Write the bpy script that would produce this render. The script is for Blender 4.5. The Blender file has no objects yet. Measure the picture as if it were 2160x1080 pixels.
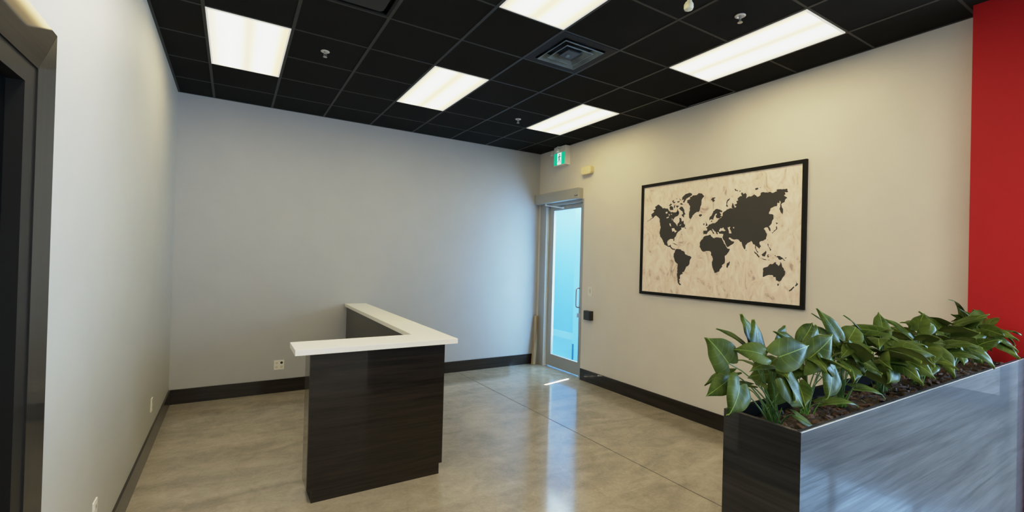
import bpy, bmesh, math, random
from mathutils import Vector, Matrix
random.seed(11)
C = bpy.context.scene.collection
PI = math.pi
H = 3.604; G = .6096
XL, XR, YB, YE = -2.787, 2.303, 3.611, -1.857     # left wall, map wall, back wall, free end of the map wall
XF, YF = 6.4, -6.2                                # far side wall and the wall behind the camera

# ------------------------------------------------------------------ helpers
def _link(name, me, mat=None, parent=None):
    o = bpy.data.objects.new(name, me); C.objects.link(o)
    if mat is not None:
        for m in (mat if isinstance(mat, (list, tuple)) else [mat]): me.materials.append(m)
    if parent is not None: o.parent = parent
    return o
class MB:
    def __init__(s): s.bm = bmesh.new(); s.mi = 0
    def _f(s, vs):
        f = s.bm.faces.new(vs); f.material_index = s.mi; return f
    def box(s, a, b, bev=0):
        x0, y0, z0 = [min(a[i], b[i]) for i in range(3)]; x1, y1, z1 = [max(a[i], b[i]) for i in range(3)]
        v = [s.bm.verts.new(p) for p in ((x0,y0,z0),(x1,y0,z0),(x1,y1,z0),(x0,y1,z0),(x0,y0,z1),(x1,y0,z1),(x1,y1,z1),(x0,y1,z1))]
        fs = [s._f([v[i] for i in q]) for q in ((3,2,1,0),(4,5,6,7),(0,1,5,4),(1,2,6,5),(2,3,7,6),(3,0,4,7))]
        if bev:
            es = list({e for f in fs for e in f.edges})
            bmesh.ops.bevel(s.bm, geom=es, offset=bev, segments=2, profile=.5, affect='EDGES')
        return s
    def prism(s, pts, ax, a, b):
        """extrude polygon pts (2D) along axis ax from a to b"""
        def mk(p, t):
            c = list(p); c.insert(ax, t); return s.bm.verts.new(c)
        A = [mk(p, a) for p in pts]; B = [mk(p, b) for p in pts]; n = len(pts)
        s._f(A[::-1]); s._f(B)
        for i in range(n): s._f([A[i], A[(i+1) % n], B[(i+1) % n], B[i]])
        return s
    def tube(s, path, r, n=10, cap=True):
        path = [Vector(p) for p in path]; rr = r if isinstance(r, (list, tuple)) else [r]*len(path)
        rings = []; up = None
        for i, p in enumerate(path):
            d = (path[min(i+1, len(path)-1)] - path[max(i-1, 0)]).normalized()
            if up is None:
                up = Vector((0,0,1)) if abs(d.z) < .9 else Vector((1,0,0))
            u = d.cross(up).normalized(); w = u.cross(d).normalized(); up = w
            rings.append([s.bm.verts.new(p + (u*math.cos(2*PI*k/n) + w*math.sin(2*PI*k/n))*rr[i]) for k in range(n)])
        for a, b in zip(rings, rings[1:]):
            for k in range(n): s._f([a[k], a[(k+1) % n], b[(k+1) % n], b[k]])
        if cap: s._f(rings[0][::-1]); s._f(rings[-1])
        return s
    def lathe(s, prof, c, n=24, axis='z', d=1):
        """prof [(r, h)] about an axis through c"""
        c = Vector(c); rings = []
        for r, h in prof:
            ring = []
            for k in range(n):
                a = 2*PI*k/n
                if axis == 'z': q = Vector((r*math.cos(a), r*math.sin(a), h*d))
                elif axis == 'x': q = Vector((h*d, r*math.cos(a), r*math.sin(a)))
                else: q = Vector((r*math.sin(a), h*d, r*math.cos(a)))
                ring.append(s.bm.verts.new(c + q))
            rings.append(ring)
        for a, b in zip(rings, rings[1:]):
            for k in range(n): s._f([a[k], a[(k+1) % n], b[(k+1) % n], b[k]])
        s._f(rings[0][::-1]); s._f(rings[-1])
        return s
    def build(s, name, mat=None, parent=None, smooth=False):
        bmesh.ops.recalc_face_normals(s.bm, faces=s.bm.faces)
        me = bpy.data.meshes.new(name); s.bm.to_mesh(me); s.bm.free()
        if smooth:
            for p in me.polygons: p.use_smooth = True
            me.set_sharp_from_angle(angle=math.radians(38))
        return _link(name, me, mat, parent)
def thing(name, label, cat, loc=(0,0,0), group=None):
    o = bpy.data.objects.new(name, None); C.objects.link(o); o.location = loc
    o.empty_display_size = .05
    return tag(o, label, cat, group)
def tag(o, label, cat, group=None, kind=None):
    o['label'] = label; o['category'] = cat
    if group: o['group'] = group
    if kind: o['kind'] = kind
    return o
def S(o):
    o['kind'] = 'structure'; return o
def fix(root):
    """children were built in world coordinates: keep them there under a moved Empty"""
    t = root.location.copy()
    for ch in root.children:
        ch.data.transform(Matrix.Translation(-t))
        for g in ch.children: g.data.transform(Matrix.Translation(-t))
    return root

# ------------------------------------------------------------------ materials
def nt(name):
    m = bpy.data.materials.new(name); m.use_nodes = True
    return m, m.node_tree.nodes, m.node_tree.links, m.node_tree.nodes['Principled BSDF']
def plain(name, col, rough=.5, metal=0, coat=0, spec=.5, bump=0, bscale=200, var=0):
    m, N, L, P = nt(name)
    P.inputs['Base Color'].default_value = (*col, 1); P.inputs['Roughness'].default_value = rough
    P.inputs['Metallic'].default_value = metal; P.inputs['Coat Weight'].default_value = coat
    P.inputs['Coat Roughness'].default_value = .03; P.inputs['Specular IOR Level'].default_value = spec
    tc = N.new('ShaderNodeTexCoord')
    if bump:
        n = N.new('ShaderNodeTexNoise'); n.inputs['Scale'].default_value = bscale; n.inputs['Detail'].default_value = 3
        L.new(tc.outputs['Object'], n.inputs['Vector'])
        b = N.new('ShaderNodeBump'); b.inputs['Strength'].default_value = bump; b.inputs['Distance'].default_value = .002
        L.new(n.outputs['Fac'], b.inputs['Height']); L.new(b.outputs['Normal'], P.inputs['Normal'])
    n2 = N.new('ShaderNodeTexNoise'); n2.inputs['Scale'].default_value = 3.1; n2.inputs['Detail'].default_value = 4
    L.new(tc.outputs['Object'], n2.inputs['Vector'])
    v = max(var, .02)
    r = N.new('ShaderNodeValToRGB'); r.color_ramp.elements[0].position = .3; r.color_ramp.elements[1].position = .7
    r.color_ramp.elements[0].color = (*[c*(1-v) for c in col], 1); r.color_ramp.elements[1].color = (*[min(1, c*(1+v)) for c in col], 1)
    L.new(n2.outputs['Fac'], r.inputs['Fac']); L.new(r.outputs['Color'], P.inputs['Base Color'])
    return m
def laminate(name, axis, dark, light, coat=.55, rough=.42, spec=.2, crough=.03):
    """glossy wood-grain laminate, grain running along axis"""
    m, N, L, P = nt(name)
    tc = N.new('ShaderNodeTexCoord'); mp = N.new('ShaderNodeMapping')
    sc = [26, 26, 26]; sc[axis] = 1.1; mp.inputs['Scale'].default_value = sc
    L.new(tc.outputs['Object'], mp.inputs['Vector'])
    n = N.new('ShaderNodeTexNoise'); n.inputs['Scale'].default_value = 1; n.inputs['Detail'].default_value = 6; n.inputs['Roughness'].default_value = .65
    n.inputs['Distortion'].default_value = .6
    L.new(mp.outputs['Vector'], n.inputs['Vector'])
    mp2 = N.new('ShaderNodeMapping'); s2 = [150, 150, 150]; s2[axis] = 4; mp2.inputs['Scale'].default_value = s2
    L.new(tc.outputs['Object'], mp2.inputs['Vector'])
    n2 = N.new('ShaderNodeTexNoise'); n2.inputs['Scale'].default_value = 1; n2.inputs['Detail'].default_value = 2
    L.new(mp2.outputs['Vector'], n2.inputs['Vector'])
    mix = N.new('ShaderNodeMix'); mix.inputs[0].default_value = .3
    L.new(n.outputs['Fac'], mix.inputs[2]); L.new(n2.outputs['Fac'], mix.inputs[3])
    r = N.new('ShaderNodeValToRGB'); e = r.color_ramp.elements
    e[0].position = .36; e[0].color = (*dark, 1); e[1].position = .66; e[1].color = (*light, 1)
    L.new(mix.outputs[0], r.inputs['Fac']); L.new(r.outputs['Color'], P.inputs['Base Color'])
    P.inputs['Roughness'].default_value = rough; P.inputs['Coat Weight'].default_value = coat
    P.inputs['Coat Roughness'].default_value = crough; P.inputs['Specular IOR Level'].default_value = spec
    return m
def wallpaint(name, col, rough=.55):
    return plain(name, col, rough, 0, 0, .35, .25, 260, .015)

LAM_X = laminate('laminate_grain_x', 0, (.0024,.0018,.0014), (.021,.0155,.0120))
LAM_Y = laminate('laminate_grain_y', 1, (.0024,.0018,.0014), (.021,.0155,.0120))
LAM_Z = laminate('laminate_grain_z', 2, (.008,.0070,.006), (.022,.020,.017), .42)
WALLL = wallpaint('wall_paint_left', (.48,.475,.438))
PLAN_X = laminate('planter_grain_x', 0, (.003,.004,.006), (.034,.039,.048), .5, .55, .12, .008)
_n = PLAN_X.node_tree; _r = [n for n in _n.nodes if n.type == 'VALTORGB'][0]; _g = _n.nodes.new('ShaderNodeMapRange')
_g.inputs[1].default_value = .38; _g.inputs[2].default_value = .62; _g.inputs[3].default_value = .11; _g.inputs[4].default_value = .31
_n.links.new(_r.inputs['Fac'].links[0].from_socket, _g.inputs[0]); _n.links.new(_g.outputs[0], _n.nodes['Principled BSDF'].inputs['Coat Weight'])
PLAN_Y = laminate('planter_grain_y', 1, (.006,.0058,.0055), (.026,.024,.022), .6, .5, .2, .03)
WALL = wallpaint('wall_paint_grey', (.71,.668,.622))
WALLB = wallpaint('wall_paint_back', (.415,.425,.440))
WHITEW = wallpaint('wall_paint_white', (.78,.79,.80))
RED = wallpaint('wall_paint_red', (.44,.0025,.0060), .6)
TILE = plain('ceiling_tile_black', (.0098,.0094,.0085), .95, 0, 0, .1, .5, 350, .12)
TILED = plain('ceiling_gap_black', (.003,.0025,.002), .95, spec=.05)
BAR = plain('tbar_black', (.020,.020,.0185), .5, spec=.3)
SEAM = plain('joint_dark', (.055,.048,.038), .8)
WHITE = plain('white_plastic', (.80,.79,.76), .35)
QUARTZ = plain('countertop_white', (.93,.91,.84), .35, coat=.3)
ALU = plain('door_aluminium', (.41,.41,.39), .42, .35, bump=.05)
ALUL = plain('door_operator_painted', (.40,.39,.36), .45, .2)
STEEL = plain('brushed_steel', (.55,.55,.54), .3, .9)
BLACK = plain('black_plastic', (.012,.012,.013), .4)
BLACKP = plain('black_paint', (.005,.005,.005), .6, spec=.2)
BEIGE = plain('beige_plastic', (.72,.60,.36), .5)
DUSTY = plain('dusty_louver', (.13,.175,.20), .55, .2, var=.6)
IVORY = plain('ivory_plastic', (.62,.60,.48), .4)

def floor_mat():
    m, N, L, P = nt('polished_concrete')
    tc = N.new('ShaderNodeTexCoord')
    def noise(sc, det, rough=.6, dist=0, vec=None):
        n = N.new('ShaderNodeTexNoise'); n.inputs['Scale'].default_value = sc; n.inputs['Detail'].default_value = det
        n.inputs['Roughness'].default_value = rough; n.inputs['Distortion'].default_value = dist
        L.new(vec or tc.outputs['Object'], n.inputs['Vector']); return n
    mp = N.new('ShaderNodeMapping'); mp.inputs['Rotation'].default_value = (0,0,.5); mp.inputs['Scale'].default_value = (.8,2.2,1)
    L.new(tc.outputs['Object'], mp.inputs['Vector'])
    a = noise(1.1, 6, .65, .8, mp.outputs['Vector']); b = noise(45, 4, .6); c = noise(5, 8, .7, 1.2)
    m1 = N.new('ShaderNodeMix'); m1.inputs[0].default_value = .38; L.new(a.outputs['Fac'], m1.inputs[2]); L.new(c.outputs['Fac'], m1.inputs[3])
    m2 = N.new('ShaderNodeMix'); m2.inputs[0].default_value = .16; L.new(m1.outputs[0], m2.inputs[2]); L.new(b.outputs['Fac'], m2.inputs[3])
    r = N.new('ShaderNodeValToRGB'); e = r.color_ramp.elements
    e[0].position = .38; e[0].color = (.225,.192,.142,1); e[1].position = .66; e[1].color = (.450,.396,.305,1)
    L.new(m2.outputs[0], r.inputs['Fac']); L.new(r.outputs['Color'], P.inputs['Base Color'])
    rr = N.new('ShaderNodeMapRange'); rr.inputs[1].default_value = .3; rr.inputs[2].default_value = .7
    rr.inputs[3].default_value = .13; rr.inputs[4].default_value = .19
    L.new(c.outputs['Fac'], rr.inputs[0]); L.new(rr.outputs[0], P.inputs['Roughness'])
    P.inputs['Coat Weight'].default_value = .34; P.inputs['Coat Roughness'].default_value = .07
    P.inputs['Specular IOR Level'].default_value = .42
    return m
FLOOR = floor_mat()
def glass(name, tint=(1,1,1), refl=.08):
    m, N, L, P = nt(name); out = N['Material Output']
    t = N.new('ShaderNodeBsdfTransparent'); t.inputs['Color'].default_value = (*tint, 1)
    g = N.new('ShaderNodeBsdfGlossy'); g.inputs['Roughness'].default_value = .02
    x = N.new('ShaderNodeMixShader'); x.inputs[0].default_value = refl; L.new(t.outputs[0], x.inputs[1]); L.new(g.outputs[0], x.inputs[2])
    L.new(x.outputs[0], out.inputs['Surface']); return m
GLASS = glass('clear_glass', (.93,.98,1))
DGLASS = plain('dark_glass', (.0012,.0018,.0022), .06, spec=.08)
def diffuser(name, lo, hi, warm, cool, e0=0):
    """prismatic lens with two tubes behind: brighter along two bands of the panel"""
    m, N, L, P = nt(name); out = N['Material Output']
    tc = N.new('ShaderNodeTexCoord'); sx = N.new('ShaderNodeSeparateXYZ'); L.new(tc.outputs['Object'], sx.inputs[0])
    def M(op, a, b=None):
        n = N.new('ShaderNodeMath'); n.operation = op
        for i, v in enumerate((a, b)):
            if v is None: continue
            if isinstance(v, (int, float)): n.inputs[i].default_value = v
            else: L.new(v, n.inputs[i])
        return n.outputs[0]
    x = sx.outputs['X']
    d = M('ABSOLUTE', M('SUBTRACT', M('ABSOLUTE', x), .135))
    g = M('POWER', 2.718, M('MULTIPLY', M('MULTIPLY', d, d), -290.0))
    st = M('ADD', M('MULTIPLY', g, hi-lo), lo)
    r = N.new('ShaderNodeValToRGB'); L.new(M('ADD', M('MULTIPLY', x, 1.8), .5), r.inputs['Fac'])
    r.color_ramp.elements[0].color = (*cool, 1); r.color_ramp.elements[1].color = (*warm, 1)
    e = N.new('ShaderNodeEmission'); L.new(r.outputs['Color'], e.inputs['Color']); L.new(st, e.inputs['Strength'])
    L.new(e.outputs[0], out.inputs['Surface']); return m
LO, HI = .80, 6.6
LENS_A = diffuser('lens_warm_right', LO, HI, (1,.74,.34), (1,.90,.58))
LENS_B = diffuser('lens_even', LO, HI, (1,.83,.40), (1,.83,.40))
LENS_D = diffuser('lens_neutral', 6, 14, (1,.90,.70), (1,.90,.70))  # for panels out of view, driven brighter to make up the room light
LENS_C = diffuser('lens_warm_left', LO, HI, (1,.90,.54), (1,.75,.36))
def emit(name, col, st):
    m, N, L, P = nt(name)
    P.inputs['Base Color'].default_value = (*col, 1); P.inputs['Emission Color'].default_value = (*col, 1); P.inputs['Emission Strength'].default_value = st
    return m

# ------------------------------------------------------------------ setting
S(MB().box((XL-.4, YF-.1, -.1), (XF+.1, YB+.15, 0)).build('floor', FLOOR))
S(MB().prism([(.822,3.6),(.828,3.6),(.915,-1.0),(.945,-6),(.938,-6),(.909,-1.0)], 2, .0004, .0012).build('trim_1', SEAM))
# walls
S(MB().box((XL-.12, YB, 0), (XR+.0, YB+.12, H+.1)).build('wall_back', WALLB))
DO0, DO1, DOT = -1.95, -.76, 2.36     # dark doorway in the left wall
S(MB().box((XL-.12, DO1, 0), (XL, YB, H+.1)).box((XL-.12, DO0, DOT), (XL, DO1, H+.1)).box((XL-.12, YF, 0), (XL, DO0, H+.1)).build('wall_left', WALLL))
DA, DB, DT = 2.455, 3.56, 2.72        # glass door opening in the map wall
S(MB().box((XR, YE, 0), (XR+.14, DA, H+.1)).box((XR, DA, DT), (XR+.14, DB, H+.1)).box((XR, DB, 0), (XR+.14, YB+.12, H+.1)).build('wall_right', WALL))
S(MB().box((2.11, -2.17, 0), (XR+.2, YE, H+.1)).build('wall_red', RED))
# space beyond the planter, seen in reflections
S(MB().box((XR+.14, -.6, 0), (XF+.1, -.5, H+.1)).build('wall_side', WALL))
m = MB()   # far side wall with a high window band
m.box((XF, YF, 0), (XF+.1, -.6, 1.62)); m.box((XF, YF, 3.3), (XF+.1, -.6, H+.1)); m.box((XF, -3.0, 1.62), (XF+.1, -.6, 3.3))
S(m.build('wall_far', WHITEW))
m = MB()
for y in (-6.2, -5.1, -4.0, -3.06): m.box((XF-.03, y, 1.62), (XF+.02, y+.09, 3.3))
m.box((XF-.03, -6.2, 1.62), (XF+.02, -3.0, 1.68)); m.box((XF-.03, -6.2, 3.24), (XF+.02, -3.0, 3.3))
S(m.build('window_1', BLACKP))
S(MB().box((XF-.025, -3.13, 0), (XF, -3.05, 1.62)).build('trim_2', BLACKP))
S(MB().box((XF-.018, YF, 0), (XF, -3.13, .165)).build('baseboard_far', LAM_Y))
# front wall behind the camera: two big windows
m = MB(); m.box((XL-.12, YF-.1, 0), (XF+.1, YF, .5)).box((XL-.12, YF-.1, 2.9), (XF+.1, YF, H+.1))
for a, b in ((XL-.12, 2.6), (5.4, XF+.1)): m.box((a, YF-.1, .5), (b, YF, 2.9))
S(m.build('wall_front', WALL))
m = MB()
for a, b in ((2.6, 5.4),):
    m.box((a, YF-.06, .5), (b, YF-.0, .56)).box((a, YF-.06, 2.84), (b, YF, 2.9))
    for x in (a, (a+b)/2-.03, b-.06): m.box((x, YF-.06, .5), (x+.06, YF, 2.9))
S(m.build('window_2', BLACKP))

# baseboards
S(MB().box((XL, YB-.016, 0), (XR, YB, .168)).build('baseboard_back', LAM_X))
S(MB().box((XL, DO1+.185, 0), (XL+.016, YB-.016, .168)).build('baseboard_left', LAM_Y))
S(MB().box((XR-.016, YE, 0), (XR, DA-.045, .168)).build('baseboard_right', LAM_Y))

# ------------------------------------------------------------------ ceiling grid, fixtures
I0, I1, J0, J1 = -5, 11, -11, 6
lights = [((-4, 2), LENS_A), ((-1, 2), LENS_B), ((-1, -2), LENS_B), ((2, 2), LENS_B), ((2, -2), LENS_C),
          ((-4, -2), LENS_D), ((-4, -7), LENS_D), ((0, -7), LENS_D), ((4, -7), LENS_D), ((7, -4), LENS_B)]
lcells = {(i, j+k) for (i, j), _ in lights for k in (0, 1)}
vcells = {(0, 0), (-3, 0)}
lim = (XL, XF, YF, YB)
def clampx(v): return max(lim[0], min(lim[1], v))
def clampy(v): return max(lim[2], min(lim[3], v))
m = MB()
for i in range(I0, I1):
    for j in range(J0, J1):
        if (i, j) in lcells or (i, j) in vcells: continue
        x0, x1, y0, y1 = clampx(i*G+.010), clampx((i+1)*G-.010), clampy(j*G+.010), clampy((j+1)*G-.010)
        if x1-x0 < .01 or y1-y0 < .01: continue
        m.mi = 1 if (i, j) == (3, 0) else 0
        z0 = H+.012 if m.mi else H
        m.box((x0, y0, z0), (x1, y1, H+.02))
m.mi = 1
m.box((XL-.12, YF-.1, H+.08), (XF+.1, YB+.12, H+.12))
S(m.build('ceiling', [TILE, TILED]))
m = MB()
for i in range(I0, I1+1):
    if XL < i*G < XF: m.box((i*G-.012, YF, H-.003), (i*G+.012, YB, H+.022))
for j in range(J0, J1+1):
    if YF < j*G < YB:      # cross tees, broken where a light panel spans two cells
        gaps = sorted(i for (i, jj), _ in lights if jj+1 == j); x = XL
        for i in gaps + [None]:
            e = XF if i is None else i*G+.012
            if e > x: m.box((x, j*G-.0085, H-.0015), (e, j*G+.0085, H+.0205))
            if i is not None: x = (i+1)*G-.012
m.box((XL, YF, H-.004), (XL+.02, YB, H)).box((XL, YB-.02, H-.004), (XR, YB, H)).box((XR-.02, YE, H-.004), (XR, YB, H))
S(m.build('trim_3', BAR))

LAB = ['rectangular ceiling light panel nearest the left wall, glowing whiter on its left side',
       'ceiling light panel in the middle, between the back wall and the square vent',
       'ceiling light panel cut by the top edge, just before the square air diffuser',
       'ceiling light panel closest to the exit sign and glass door',
       'large ceiling light panel above the framed map, beside the right wall',
       'ceiling light panel over the near left side of the room', 'ceiling light panel over the entrance at left',
       'ceiling light panel over the entrance in the middle', 'ceiling light panel over the entrance at right',
       'ceiling light panel over the side area beyond the red wall']
FRAME = emit('fixture_rim', (.62,.60,.52), .35)
for (ij, lens), lab in zip(lights, LAB):
    cx, cy = (ij[0]+.5)*G, (ij[1]+1)*G
    t = thing('ceiling_light', lab, 'ceiling light', (cx, cy, H+.02), 'recessed fluorescent ceiling lights')
    a, b = G/2-.012, G-.012
    m = MB()
    for q in (((-a,-b),(-a+.013,b)), ((a-.013,-b),(a,b)), ((-a+.013,-b),(a-.013,-b+.013)), ((-a+.013,b-.013),(a-.013,b))):
        m.box((*q[0], -.026), (*q[1], .02))
    m.build('frame', FRAME, t)
    MB().box((-a+.013, -b+.013, -.018), (a-.013, b-.013, -.012)).build('diffuser', lens, t)
    MB().box((-a, -b, .021), (a, b, .05)).build('housing', BAR, t)

# square louvred diffuser
t = thing('air_diffuser', 'square black air vent with dusty concentric louvres beside the middle light', 'air vent', (.5*G, .5*G, H))
m = MB(); a = G/2-.0125
for r0, r1 in ((a, .222),):
    for q in (((-r0,-r0),(-r1,r0)), ((r1,-r0),(r0,r0)), ((-r1,-r0),(r1,-r1)), ((-r1,r1),(r1,r0))): m.box((*q[0], -.004), (*q[1], .004))
m.box((-a, -a, .05), (a, a, .06))
m.build('frame', BLACKP, t)
def ring(m, ro, zo, ri, zi, th=.004):
    V = []
    for r, z in ((ro, zo), (ri, zi), (ri, zi+th), (ro, zo+th)):
        V.append([m.bm.verts.new((sx*r, sy*r, z)) for sx, sy in ((-1,-1),(1,-1),(1,1),(-1,1))])
    for k in range(4):
        for j in range(4): m._f([V[k][j], V[k][(j+1)%4], V[(k+1)%4][(j+1)%4], V[(k+1)%4][j]])
for ro, ri in ((.205, .150), (.143, .090)):
    m = MB(); ring(m, ro, -.016, ri, .022); ring(m, ro+.004, -.018, ro-.004, -.018, .003); m.build('louver', DUSTY, t)
m = MB(); m.box((-.075,-.075,-.008), (.075,.075,-.004)); ring(m, .078, -.015, .068, -.010, .003); m.build('louver_centre', plain('dusty_centre', (.03,.04,.045), .5), t)
MB().lathe([(.006,0),(.018,0),(.018,-.010),(.006,-.010)], (-.01,.02,-.008), 18).build('screw', DUSTY, t)
t = thing('return_air_vent', 'black ceiling return grille with a dark slot around a flat plate, upper left', 'air vent', (-2.5*G, .5*G, H))
m = MB()
for q in (((-a,-a),(-a+.02,a)), ((a-.02,-a),(a,a)), ((-a+.02,-a),(a-.02,-a+.02)), ((-a+.02,a-.02),(a-.02,a))): m.box((*q[0], -.003), (*q[1], .01))
m.box((-a, -a, .05), (a, a, .06)); m.build('frame', BLACKP, t)
MB().prism([(.235*(1 if c in (0,3) else -1)*(1 if e else .9), .235*(1 if c in (0,1) else -1)*(.9 if e else 1)) for c, e in ((0,0),(0,1),(3,1),(3,0),(2,0),(2,1),(1,1),(1,0))], 2, -.008, -.002).build('plate', plain('vent_plate', (.014,.0138,.0125), .8), t)

# sprinklers
for (x, y), lab in (((-1.537, 1.507), 'ceiling sprinkler head right of the leftmost light panel'), ((.927, 2.156), 'ceiling sprinkler head left of the light panel nearest the exit sign'), ((.93, -.90), 'ceiling sprinkler head between the white sensor and the light over the map')):
    t = thing('sprinkler_head', lab, 'sprinkler', (x, y, H), 'chrome sprinkler heads in the ceiling')
    MB().lathe([(.020,-.001),(.036,-.001),(.038,-.005),(.030,-.010),(.022,-.008),(.020,-.003)], (0,0,0), 28).build('escutcheon', plain('sprinkler_white', (.6,.58,.55), .35, .3), t, True)
    MB().tube([(0,0,0),(0,0,-.022)], .010, 12).tube([(-.009,0,-.02),(-.012,0,-.035),(0,0,-.052)], .0022, 6).tube([(.009,0,-.02),(.012,0,-.035),(0,0,-.052)], .0022, 6).tube([(0,0,-.02),(0,0,-.045)], .0025, 6).build('stem', STEEL, t, True)
    MB().lathe([(.002,-.050),(.017,-.051),(.018,-.053),(.002,-.054)], (0,0,0), 20).build('deflector', STEEL, t)
# white sensor on a neck
t = thing('ceiling_sensor', 'small white round ceiling sensor on a short neck at the top edge', 'sensor', (.34, -.92, H))
MB().lathe([(.03,0),(.034,-.004),(.034,-.045),(.028,-.062),(.016,-.066)], (.01,-.0,0), 24).build('mount', IVORY, t, True)
MB().tube([(.005,0,-.05),(-.004,.004,-.11)], [.014,.016], 14).build('neck', IVORY, t, True)
MB().lathe([(.010,-.095),(.022,-.100),(.030,-.115),(.031,-.135),(.026,-.148),(.012,-.153)], (-.006,.004,0), 24).build('sensor_head', IVORY, t, True)

# ------------------------------------------------------------------ reception desk
DX0, DX1, DY0 = -1.711, -.684, .600
t = thing('reception_desk', 'L-shaped dark wood reception desk with a white countertop on the concrete floor', 'desk', (-1.2, .72, 0))
ZC0, ZC1 = 1.070, 1.110
MB().prism([(-1.818,.527),(-.603,.527),(-.603,3.594),(-.880,3.594),(-.880,.862),(-1.818,.862)], 2, ZC0, ZC1).build('countertop', QUARTZ, t)
bv = t.children[0].modifiers.new('b', 'BEVEL'); bv.width = .002; bv.segments = 2
MB().box((DX0+.0015, DY0, .085), (DX1-.0015, DY0+.018, ZC0-.0005)).box((DX0+.030, DY0, 0), (DX1-.028, DY0+.018, .085)).build('front_panel', LAM_X, t)
SIDEL = laminate('desk_side_grain', 1, (.03,.028,.025), (.055,.050,.045), 1)  # lighter base colour imitates the wall reflected in this end
MB().box((DX0, DY0+.0185, .085), (DX0+.02, DY0+.235, ZC0-.0005)).build('end_panel', SIDEL, t)
MB().box((DX0+.02, DY0+.215, .085), (-.855, DY0+.235, ZC0-.0005)).build('inner_panel', LAM_X, t)
MB().box((-.855, DY0+.215, .085), (-.835, 3.594, ZC0-.0005)).build('inner_panel', LAM_Y, t)
MB().box((DX1-.02, DY0+.0185, .085), (DX1, 3.594, ZC0-.0005)).build('side_panel', LAM_Y, t)
MB().box((DX0+.030, DY0+.019, 0), (DX1-.028, DY0+.20, .084)).box((-.825, DY0+.20, 0), (DX1-.028, 3.594, .084)).build('toe_kick', BLACKP, t)
fix(t)

# ------------------------------------------------------------------ planter
PX0, PX1, PY0, PY1, PH = -.616, 2.108, -2.134, -1.862, 1.235
t = thing('planter_box', 'long dark glossy wood-grain planter box filled with green plants', 'planter', ((PX0+PX1)/2, -2.0, 0))
MB().prism([(PX0,PY0),(PX1,PY0),(PX1,PY0+.018),(PX0+.018,PY0+.018)], 2, 0, PH).build('front_panel', PLAN_X, t)
MB().prism([(PX0,PY0+.0004),(PX0+.018,PY0+.0184),(PX0+.018,PY1),(PX0,PY1)], 2, 0, PH).build('end_panel', PLAN_Y, t)
MB().box((PX0+.0185, PY1-.018, 0), (PX1, PY1, PH)).build('back_panel', plain('planter_inside', (.006,.006,.006), .9, spec=.03), t)
MB().box((PX0, PY0-.0012, PH-.0012), (PX1, PY0+.0035, PH+.0012)).build('edge_highlight', plain('edge_glint', (.72,.76,.80), .2, .6), t)  # pale strip stands in for the glint along the laminate edge
MB().box((PX0+.0185, PY0+.0188, 1.02), (PX1, PY1-.0185, 1.05)).build('shelf', BLACKP, t)
fix(t)
# soil
def soil_mat():
    m, N, L, P = nt('potting_soil'); tc = N.new('ShaderNodeTexCoord')
    n = N.new('ShaderNodeTexNoise'); n.inputs['Scale'].default_value = 60; n.inputs['Detail'].default_value = 6
    L.new(tc.outputs['Object'], n.inputs['Vector']); r = N.new('ShaderNodeValToRGB'); e = r.color_ramp.elements
    e[0].position = .35; e[0].color = (.006,.004,.002,1); e[1].position = .7; e[1].color = (.055,.030,.014,1)
    L.new(n.outputs['Fac'], r.inputs['Fac']); L.new(r.outputs['Color'], P.inputs['Base Color']); P.inputs['Roughness'].default_value = .9
    b = N.new('ShaderNodeBump'); b.inputs['Distance'].default_value = .01; L.new(n.outputs['Fac'], b.inputs['Height']); L.new(b.outputs['Normal'], P.inputs['Normal'])
    return m
bm = bmesh.new(); nx, ny = 110, 12
sx0, sx1, sy0, sy1 = PX0+.019, PX1-.001, PY0+.0195, PY1-.0195
def sh(x, y): return 1.186 + .010*math.sin(x*9.1+1)*math.cos(y*17) + .006*math.sin(x*31+y*13)
g = [[bm.verts.new((sx0+(sx1-sx0)*i/nx, sy0+(sy1-sy0)*j/ny, sh(sx0+(sx1-sx0)*i/nx, sy0+(sy1-sy0)*j/ny)+random.uniform(-.003,.003))) for j in range(ny+1)] for i in range(nx+1)]
for i in range(nx):
    for j in range(ny): bm.faces.new([g[i][j], g[i+1][j], g[i+1][j+1], g[i][j+1]])
# side skirt down to the shelf
gb = {}
rim = [(i, 0) for i in range(nx+1)] + [(nx, j) for j in range(1, ny+1)] + [(i, ny) for i in range(nx-1, -1, -1)] + [(0, j) for j in range(ny-1, 0, -1)]
low = [bm.verts.new((g[i][j].co.x, g[i][j].co.y, 1.0505)) for i, j in rim]
for k in range(len(rim)):
    a, b = rim[k], rim[(k+1) % len(rim)]
    bm.faces.new([g[a[0]][a[1]], low[k], low[(k+1) % len(rim)], g[b[0]][b[1]]])
bm.faces.new(low)
bmesh.ops.recalc_face_normals(bm, faces=bm.faces)
me = bpy.data.meshes.new('potting_soil'); bm.to_mesh(me); bm.free()
tag(_link('potting_soil', me, soil_mat()), 'dark brown potting soil filling the planter box', 'soil', kind='stuff')
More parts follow.
